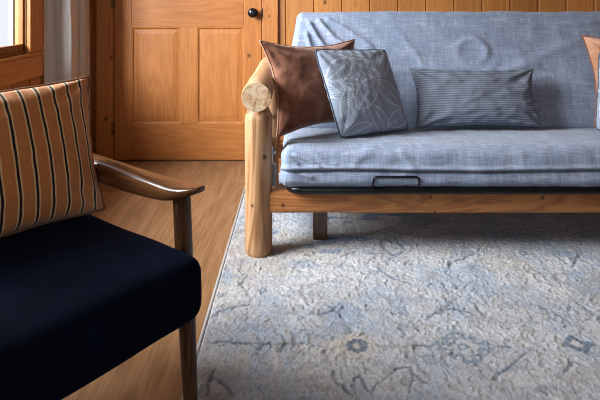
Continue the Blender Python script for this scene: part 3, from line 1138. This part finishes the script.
def ridge_line(x, y, pts, wd, asym=0.0):
    best = 9.0
    for (ax, ay), (bx, by) in zip(pts[:-1], pts[1:]):
        dx, dy = bx - ax, by - ay
        t = max(0, min(1, ((x - ax) * dx + (y - ay) * dy) / (dx * dx + dy * dy)))
        best = min(best, math.hypot(x - ax - t * dx, y - ay - t * dy))
    return math.exp(-(best / wd) ** 2)


MX0, MX1 = -0.072, 1.835
mcx, mhx = (MX0 + MX1) / 2, (MX1 - MX0) / 2


# seat: lies on the deck, tips back a little
def seat():
    hy, hz = 0.345, 0.077
    bm = rbox(mhx, hy, hz, 0.036, (0.011, 0.012, 0.0036))
    bm.normal_update()
    box_uv(bm)
    ang = math.radians(-5.2)
    R = Matrix.Rotation(ang, 4, 'X')
    ctr = Vector((mcx, 2.098 + hy, 0.3385))
    # drop of the cloth over the left front corner
    cw = [([(-0.90, 0.05), (-0.85, 0.03), (-0.81, 0.005)], 0.008, 0.009), ([(-0.93, 0.045), (-0.89, 0.015)], 0.007, 0.009), ([(-0.82, 0.045), (-0.78, 0.02), (-0.75, 0.015)], 0.008, 0.007),
          ([(-0.93, 0.00), (-0.84, -0.035)], 0.008, 0.009), ([(-0.5, 0.06), (-0.46, 0.0), (-0.49, -0.02)], 0.012, 0.004), ([(-0.64, 0.05), (-0.68, 0.01)], 0.014, 0.004)]
    top = [([(-0.9, -0.30), (-0.75, -0.27), (-0.55, -0.29)], 0.012, 0.005), ([(-0.9, -0.22), (-0.72, -0.20), (-0.5, -0.24)], 0.016, 0.005),
           ([(-0.2, -0.31), (0.1, -0.30), (0.3, -0.315)], 0.012, 0.004), ([(0.2, -0.26), (0.5, -0.24)], 0.02, 0.004), ([(-0.35, -0.25), (-0.2, -0.2)], 0.02, 0.004)]
    for v in bm.verts:
        n = v.normal.copy()
        x, y, z = v.co
        d = 0.0050 * mnoise.fractal((x * 2.6, y * 4, z * 5), 0.9, 2.1, 4)
        d += 0.0028 * mnoise.noise((x * 16, y * 9, z * 22))
        if n.y < -0.3:
            for p, wd, am in cw:
                d += am * ridge_line(x, z, p, wd)
            # horizontal tuck two thirds down with the lower flap hanging under it
            zt_ = -0.014 + 0.003 * math.sin(x * 7) + 0.003 * mnoise.noise((x * 5, 2, 0))
            d += -0.022 * math.exp(-((z - zt_) / 0.0048) ** 2) + 0.007 * math.exp(-((z - zt_ - 0.012) / 0.008) ** 2)
            if z < zt_: d -= 0.005
            d += 0.003 * math.sin(x * 60 + 5 * mnoise.noise((x * 6, 0, 0))) * max(0, mnoise.noise((x * 3, z * 4, 9))) 
        elif n.z > 0.3:
            for p, wd, am in top:
                d += am * ridge_line(x, y, p, wd)
        if n.x < -0.5:
            d += 0.006 * mnoise.noise((y * 14, z * 20, 5))
        v.co = v.co + n * d
    for v in bm.verts:
        v.co = ctr + R @ v.co
    return bm


obj('seat_mattress', seat(), chambray, SOFA)


def back():
    W, Hh, T = mhx, 0.298, 0.075
    bm = rbox(W, T, Hh, 0.040, (0.010, 0.0135, 0.010))
    bm.normal_update()
    box_uv(bm)
    ang = math.radians(-18.5)
    R = Matrix.Rotation(ang, 4, 'X')
    # local front face y=-T; bottom front edge sits on the seat's rear
    ctr = Vector((mcx, 2.783, 0.647))
    def bk(px, py):      # mark on the front face from where it is seen
        yb_ = 2.69 + (55 - py) * 0.0018
        return ((px - 300) * yb_ / 560 - mcx, ((1 - py * yb_ / 560) - 0.69) / math.cos(ang) + 0.0)
    folds = [([bk(302, 20), bk(314, 36), bk(338, 62)], 0.010, 0.020), ([bk(312, 17), bk(330, 34), bk(352, 48)], 0.010, 0.018),
             ([bk(300, 30), bk(308, 48), bk(318, 64)], 0.010, 0.016), ([bk(322, 16), bk(344, 26), bk(372, 44)], 0.010, 0.012), ([bk(400, 30), bk(416, 48), bk(424, 62)], 0.016, 0.005),
             ([bk(400, 66), bk(440, 66), bk(500, 68), bk(540, 62)], 0.020, 0.006), ([bk(486, 74), bk(500, 60)], 0.007, 0.006), ([bk(505, 72), bk(545, 52), bk(590, 34)], 0.022, 0.006),
             ([bk(560, 24), bk(598, 18)], 0.02, 0.005)]
    ring_c = bk(474, 48)
    for v in bm.verts:
        n = v.normal.copy()
        x, y, z = v.co
        d = 0.006 * mnoise.fractal((x * 2.2 + 3, y * 4, z * 2.6), 0.9, 2.1, 4)
        d += 0.0022 * mnoise.noise((x * 13, y * 9, z * 13))
        if n.y < -0.2:
            for p, wd, am in folds:
                d += am * ridge_line(x, z, p, wd)
            d -= 0.006 * math.exp(-((z - (Hh - 0.040)) / 0.005) ** 2)
            r = math.hypot((x - ring_c[0]), (z - ring_c[1]) * 1.2)
            an = math.atan2(z - ring_c[1], x - ring_c[0])
            d += (0.007 + 0.004 * math.sin(an + 0.6)) * math.exp(-((r - 0.072) / 0.015) ** 2) - 0.003 * math.exp(-(r / 0.04) ** 2)
        # cover drawn in a little at the upper corners
        v.co = v.co + n * d
        s_ = max(0.0, (v.co.z + 0.10) / 0.40)
        edge = max(0.0, (abs(v.co.x) - (W - 0.5)) / 0.5)
        v.co.x -= math.copysign(0.055 * s_ * edge, v.co.x)
    for v in bm.verts:
        v.co = ctr + R @ v.co
    return bm


obj('back_mattress', back(), chambray, SOFA)

# ------------------------------------------------------------------ cushions
def cushion(name, TL, TR, BR, BL, thick, mat, label, group, cord=None, cord_r=0.004, pinch=0.10, n=56, wr=1.0, soft=0.0, seed=0, dye=None, ear=0.0, flip=False, sides=(0, 1, 2, 3), cord_label=None):
    """four corners in the room, bellied on both faces, seams drawn in between the corner ears"""
    TL, TR, BR, BL = map(Vector, (TL, TR, BR, BL))
    ctr = (TL + TR + BR + BL) / 4
    ex = ((TR - TL) + (BR - BL)).normalized()
    ez = ((TL - BL) + (TR - BR)).normalized()
    nf = ex.cross(ez).normalized()            # towards the sofa's front
    if nf.y > 0: nf = -nf
    Wd = ((TR - TL).length + (BR - BL).length) / 2
    Hd = ((TL - BL).length + (TR - BR).length) / 2
    bm = bmesh.new()
    uvl = bm.loops.layers.uv.new('UVMap')
    dl = bm.verts.layers.float_color.new('dye') if dye else None

    def warp(a):
        return math.sin(a * PI / 2) * 0.35 + a * 0.65

    def rim(a, b):
        a2 = a * (1 - pinch * (1 - b * b) * abs(a) ** 2)
        b2 = b * (1 - pinch * (1 - a * a) * abs(b) ** 2)
        k_ = 1 - soft * abs(a * b) ** 5
        a2 *= k_
        b2 *= k_
        a2 += 0.012 * mnoise.noise((b * 3 + seed, a * 2, 1)) * abs(a)
        b2 += 0.012 * mnoise.noise((a * 3 + seed, b * 2, 4)) * abs(b)
        s_, t_ = (a2 + 1) / 2, (b2 + 1) / 2
        p = (BL * (1 - s_) + BR * s_) * (1 - t_) + (TL * (1 - s_) + TR * s_) * t_
        return p

    def height(a, b, side):
        q = max(0.0, (1 - a * a) * (1 - b * b))
        h = thick * (q ** 0.42) * (1 - 0.14 * b)
        # creases running out of the corners and along the seams
        fall = q ** 0.3
        wv = 0
        for sa, sb in ((-1, -1), (-1, 1), (1, -1), (1, 1)):
            da, db = 1 - sa * a, 1 - sb * b
            r = math.hypot(da, db)
            an = math.atan2(db, da)
            wv += 0.011 * math.sin(an * 9 + seed + sa * 2 + sb) * math.exp(-((r - 0.35) / 0.26) ** 2)
        wv += 0.010 * mnoise.fractal((a * 1.7 + seed, b * 1.7, side * 3), 0.8, 2.2, 4)
        wv += 0.004 * mnoise.noise((a * 6 + seed, b * 6, side)) 
        edge_w = 0.005 * math.sin((a if abs(b) > abs(a) else b) * 26 + seed) * math.exp(-((1 - max(abs(a), abs(b))) / 0.12) ** 2)
        return h + wr * (wv * fall + edge_w * (q ** 0.2))

    grids = []
    for side in (1, -1):
        gr = []
        for i in range(n + 1):
            row = []
            for j in range(n + 1):
                a, b = warp(2 * i / n - 1), warp(2 * j / n - 1)
                onrim = i in (0, n) or j in (0, n)
                if side == -1 and onrim:
                    row.append(grids[0][i][j])
                    continue
                p = rim(a, b)
                if not onrim:
                    p = p + nf * side * height(a, b, side)
                v = bm.verts.new(p)
                if dl:
                    v[dl] = (*dye((a + 1) / 2 * Wd, (b + 1) / 2 * Hd), 1)
                row.append(v)
            gr.append(row)
        grids.append(gr)
        for i in range(n):
            for j in range(n):
                f = bm.faces.new((gr[i][j], gr[i + 1][j], gr[i + 1][j + 1], gr[i][j + 1]))
                for l, (p, q) in zip(f.loops, ((i, j), (i + 1, j), (i + 1, j + 1), (i, j + 1))):
                    l[uvl].uv = ((warp(2 * p / n - 1) + 1) / 2 * Wd, (warp(2 * q / n - 1) + 1) / 2 * Hd)
    base = Vector((ctr.x, ctr.y, min(TL.z, TR.z, BR.z, BL.z)))
    edge = []
    if cord:
        gr = grids[0]
        edge = [gr[i][0].co.copy() for i in range(n)] + [gr[n][j].co.copy() for j in range(n)] + \
               [gr[i][n].co.copy() for i in range(n, 0, -1)] + [gr[0][j].co.copy() for j in range(n, 0, -1)]
    o = obj(name, bm, mat, loc=base)
    tag(o, label, 'cushion', group)
    if cord:
        b2 = bmesh.new()
        m = len(edge)
        rings = []
        for k in range(m):
            t = (edge[(k + 1) % m] - edge[k - 1]).normalized()
            out = (edge[k] - ctr)
            out = (out - t * out.dot(t)).normalized()
            u = t.cross(out)
            c = edge[k] + out * cord_r * 0.4
            rings.append([c + out * cord_r * math.cos(q) + u * cord_r * math.sin(q) for q in [2 * PI * z / 8 for z in range(8)]])
        rings.append(rings[0])
        loft(b2, rings, cap=False)
        bmesh.ops.remove_doubles(b2, verts=b2.verts, dist=1e-6)
        co = obj('piping', b2, cord, o)
        if cord_label: co['label'] = cord_label
    return o


LG = None
SG = 'cushions on the log sofa'
cushion('square_cushion', (-0.172, 2.335, 0.832), (0.265, 2.695, 0.813), (0.290, 2.560, 0.432), (-0.097, 2.268, 0.438), 0.060, suede,
        'dark brown suede cushion leaning on the left log arm', SG, beige_cord, 0.0035, pinch=0.185, soft=0.02, seed=1.3, wr=0.8, cord_label='beige piping')
cushion('square_cushion', (1.310, 2.600, 0.833), (1.742, 2.330, 0.84), (1.715, 2.245, 0.452), (1.315, 2.500, 0.437), 0.070, tan_suede,
        'tan suede cushion at the right edge, behind a blue leaf cushion', SG, brown_cord, 0.0032, pinch=0.12, seed=6.1, cord_label='red-brown stitched edge')



LEAVES = [(0.020, 0.205, -0.9, 0.15, 0.07), (0.115, 0.215, -0.2, 0.12, 0.05), (0.075, 0.285, 0.55, 0.17, 0.078), (0.225, 0.285, -0.35, 0.17, 0.075), (0.165, 0.175, 0.75, 0.19, 0.085), (0.055, 0.12, 1.25, 0.17, 0.07),
          (0.295, 0.170, -0.75, 0.17, 0.085), (0.20, 0.055, -1.15, 0.16, 0.072), (0.325, 0.315, 0.9, 0.16, 0.07), (0.315, 0.055, 0.35, 0.16, 0.075), (0.085, 0.02, 0.3, 0.14, 0.06), (0.15, 0.365, -0.3, 0.15, 0.06)]


def leaf_dye(x, y):
    blue = np.array(srgb(150, 161, 178))
    pale = np.array(srgb(198, 206, 217))
    deep = np.array(srgb(126, 139, 159))
    c = blue.copy()
    for cx, cy, an, L, W in LEAVES:
        dx, dy = x - cx, y - cy
        u = dx * math.cos(an) + dy * math.sin(an)
        v_ = -dx * math.sin(an) + dy * math.cos(an)
        if abs(u) > L / 2 + 0.004: continue
        half = W / 2 * max(0.0, 1 - (2 * u / L) ** 2) ** 0.8
        e = abs(abs(v_) - half)
        if abs(v_) < half - 0.003:
            c = blue.copy()
            if abs(v_) < 0.0022:
                c = pale * 0.75 + blue * 0.25
            elif abs(v_) < half * 0.86:
                k = 0.5 + 0.5 * math.cos((u + abs(v_) * 0.9) * 2 * PI / 0.0135)
                c = deep * (1 - k) * 0.75 + blue * 0.25 * (1 - k) + k * (pale * 0.35 + blue * 0.65)
        if e < 0.0026:
            c = pale * 0.85 + blue * 0.15
    return c


cushion('leaf_cushion', (0.058, 2.375, 0.792), (0.390, 2.560, 0.774), (0.488, 2.505, 0.418), (0.166, 2.300, 0.430), 0.056, leaf_cloth,
        'blue grey cushion with leaf embroidery, in front of the dark brown cushion', SG, slate_cord, 0.0035, pinch=0.035, seed=3.7, wr=0.5, soft=0.04, n=170, dye=leaf_dye)
cushion('leaf_cushion', (1.322, 2.480, 0.775), (1.600, 2.225, 0.785), (1.535, 2.130, 0.455), (1.255, 2.385, 0.443), 0.050, leaf_cloth,
        'blue leaf cushion cut off by the right edge, in front of the tan cushion', SG, slate_cord, 0.0035, pinch=0.04, seed=8.2, soft=0.05, n=120, dye=leaf_dye)
cushion('lumbar_cushion', (0.508, 2.622, 0.682), (1.100, 2.636, 0.676), (1.100, 2.545, 0.422), (0.518, 2.530, 0.420), 0.066, ribbed,
        'long grey ribbed lumbar cushion alone in the middle of the sofa', SG, None, pinch=0.09, seed=5.5, n=70)

# ------------------------------------------------------------------ armchair
AO = Vector((-0.235, 1.200, 0.0))               # front leg on the door side
AF = Vector((math.cos(math.radians(-37)), math.sin(math.radians(-37)), 0))   # the way it faces
AL = Vector((AF.y, -AF.x, 0))                   # across the seat, towards the camera
def ch(u, v_, z): return AO + AF * u + AL * v_ + Vector((0, 0, z))


ARM = thing('armchair', 'navy velvet armchair with dark wooden frame on the oak floor', 'armchair', tuple(ch(-0.28, 0.31, 0)))
SW = 0.62                                       # leg to leg across


def oval(c, ax_a, ax_b, ra, rb, e=0.7, n=20):
    pts = []
    for k in range(n):
        a = 2 * PI * k / n
        ca, sa = math.cos(a), math.sin(a)
        pts.append(c + ax_a * ra * math.copysign(abs(ca) ** e, ca) + ax_b * rb * math.copysign(abs(sa) ** e, sa))
    return pts


for sv in (0, 1):
    v0 = sv * SW
    o_ = -1 if sv == 0 else 1
    # front leg: splayed, widest under the seat, tapering to the floor, carrying the arm
    bm = bmesh.new()
    rings = []
    for k in range(15):
        t = k / 14
        z0_ = 0.0125 if sv == 0 else 0.0
        z = z0_ + (0.574 - z0_) * (1 - t)
        wdt = 0.0185 * (1 - 0.0 * t) if z > 0.33 else 0.0185 - 0.006 * (0.33 - z) / 0.33
        c = ch(-0.028 + 0.030 * t, v0 + o_ * 0.006 * t, z)
        rings.append(oval(c, AF, AL, wdt, wdt * 0.9))
    loft(bm, rings)
    obj('front_leg', bm, walnut, ARM, angle=1.0)
    # rear leg rakes backwards and goes on up as the back post
    bm = bmesh.new()
    rings = []
    for z, u in ((0.0, -0.665), (0.2, -0.61), (0.36, -0.585), (0.50, -0.600), (0.62, -0.63), (0.73, -0.665)):
        wdt = 0.013 + 0.008 * min(1, z / 0.3)
        rings.append(oval(ch(u, v0, z), AF, AL, wdt, wdt * 0.85))
    loft(bm, rings)
    obj('rear_leg', bm, walnut, ARM, angle=1.0)
    # arm: flat paddle, hollow in the middle, lifting to a blunt lip in front
    bm = bmesh.new()
    rings = []
    st = [(-0.66, 0.012, 0.018, 0.598), (-0.60, 0.022, 0.026, 0.595), (-0.45, 0.025, 0.0275, 0.591), (-0.30, 0.026, 0.0265, 0.588), (-0.18, 0.028, 0.024, 0.587), (-0.09, 0.030, 0.020, 0.589),
          (-0.045, 0.031, 0.016, 0.593), (-0.012, 0.029, 0.012, 0.600), (0.012, 0.022, 0.0085, 0.607), (0.026, 0.012, 0.006, 0.612)]
    sp = smooth_path([Vector((a, b, c)) for a, b, c, d in st], 3)
    sq = smooth_path([Vector((a, d, 0)) for a, b, c, d in st], 3)
    for p, q in zip(sp, sq):
        c = ch(p.x, v0 + o_ * 0.006, q.y - 0.014)
        rings.append(oval(c, AL, Vector((0, 0, 1)), p.y, p.z, 0.5))
    loft(bm, rings)
    ao = obj('arm', bm, walnut_arm, ARM, angle=1.2)
    ao.rotation_euler = (0, 0, 0)
# seat frame rails
bm = bmesh.new()
def bar(u0, v0, u1, v1, z0, z1, t):
    a, b = ch(u0, v0, 0), ch(u1, v1, 0)
    d = (b - a).normalized()
    s_ = Vector((-d.y, d.x, 0)) * t / 2
    up = Vector((0, 0, 1))
    rings = [[p - s_ + up * z0, p + s_ + up * z0, p + s_ + up * z1, p - s_ + up * z1] for p in (a, b)]
    loft(bm, rings)
bar(0.026, 0.012, 0.026, SW - 0.012, 0.346, 0.374, 0.022)
bar(-0.60, 0.0, -0.60, SW, 0.346, 0.374, 0.022)
bar(0.026, 0.012, -0.60, 0.012, 0.346, 0.374, 0.022)
bar(0.026, SW - 0.012, -0.60, SW - 0.012, 0.346, 0.374, 0.022)
obj('seat_frame', bm, walnut, ARM, smooth=False)


def chair_pad(u0, u1, v0, v1, z0, z1, r, crown, tilt=0.0, seed=0):
    hx, hy, hz = (u1 - u0) / 2, (v1 - v0) / 2, (z1 - z0) / 2
    bm = rbox(hx, hy, hz, r, 0.016)
    bm.normal_update()
    R = Matrix.Rotation(tilt, 4, 'Y')
    for v in bm.verts:
        x, y, z = v.co
        n = v.normal.copy()
        d = 0.004 * mnoise.fractal((x * 4 + seed, y * 4, z * 4), 0.9, 2, 3)
        if n.z > 0.2 or n.z < -0.2:
            d += crown * max(0, 1 - (x / hx) ** 2) * max(0, 1 - (y / hy) ** 2)
        v.co = v.co + n * d
    for v in bm.verts:
        p = R @ v.co
        v.co = ch((u0 + u1) / 2 + p.x, (v0 + v1) / 2 + p.y, (z0 + z1) / 2 + p.z)
    return bm


obj('seat_cushion', chair_pad(-0.56, 0.082, 0.024, SW - 0.024, 0.356, 0.486, 0.036, 0.012, 0.0), velvet, ARM)
obj('back_cushion', chair_pad(-0.645, -0.535, 0.028, SW - 0.028, 0.46, 0.748, 0.042, 0.0, math.radians(-14), 4), velvet, ARM)
for k in range(2):
    bm = bmesh.new()
    bar(-0.612 - 0.045 * k, 0.0, -0.612 - 0.045 * k, SW, 0.52 + 0.17 * k, 0.55 + 0.17 * k, 0.018)
    obj('back_rail', bm, walnut, ARM, smooth=False)

cushion('striped_cushion', ch(-0.405, 0.48, 0.806), ch(-0.398, -0.010, 0.800), ch(-0.285, 0.018, 0.494), ch(-0.288, 0.48, 0.498), 0.054, striped,
        'amber cushion with black and cream stripes on the navy armchair', None, bronze_cord, 0.003, pinch=0.08, seed=2.4, n=72, wr=0.55)
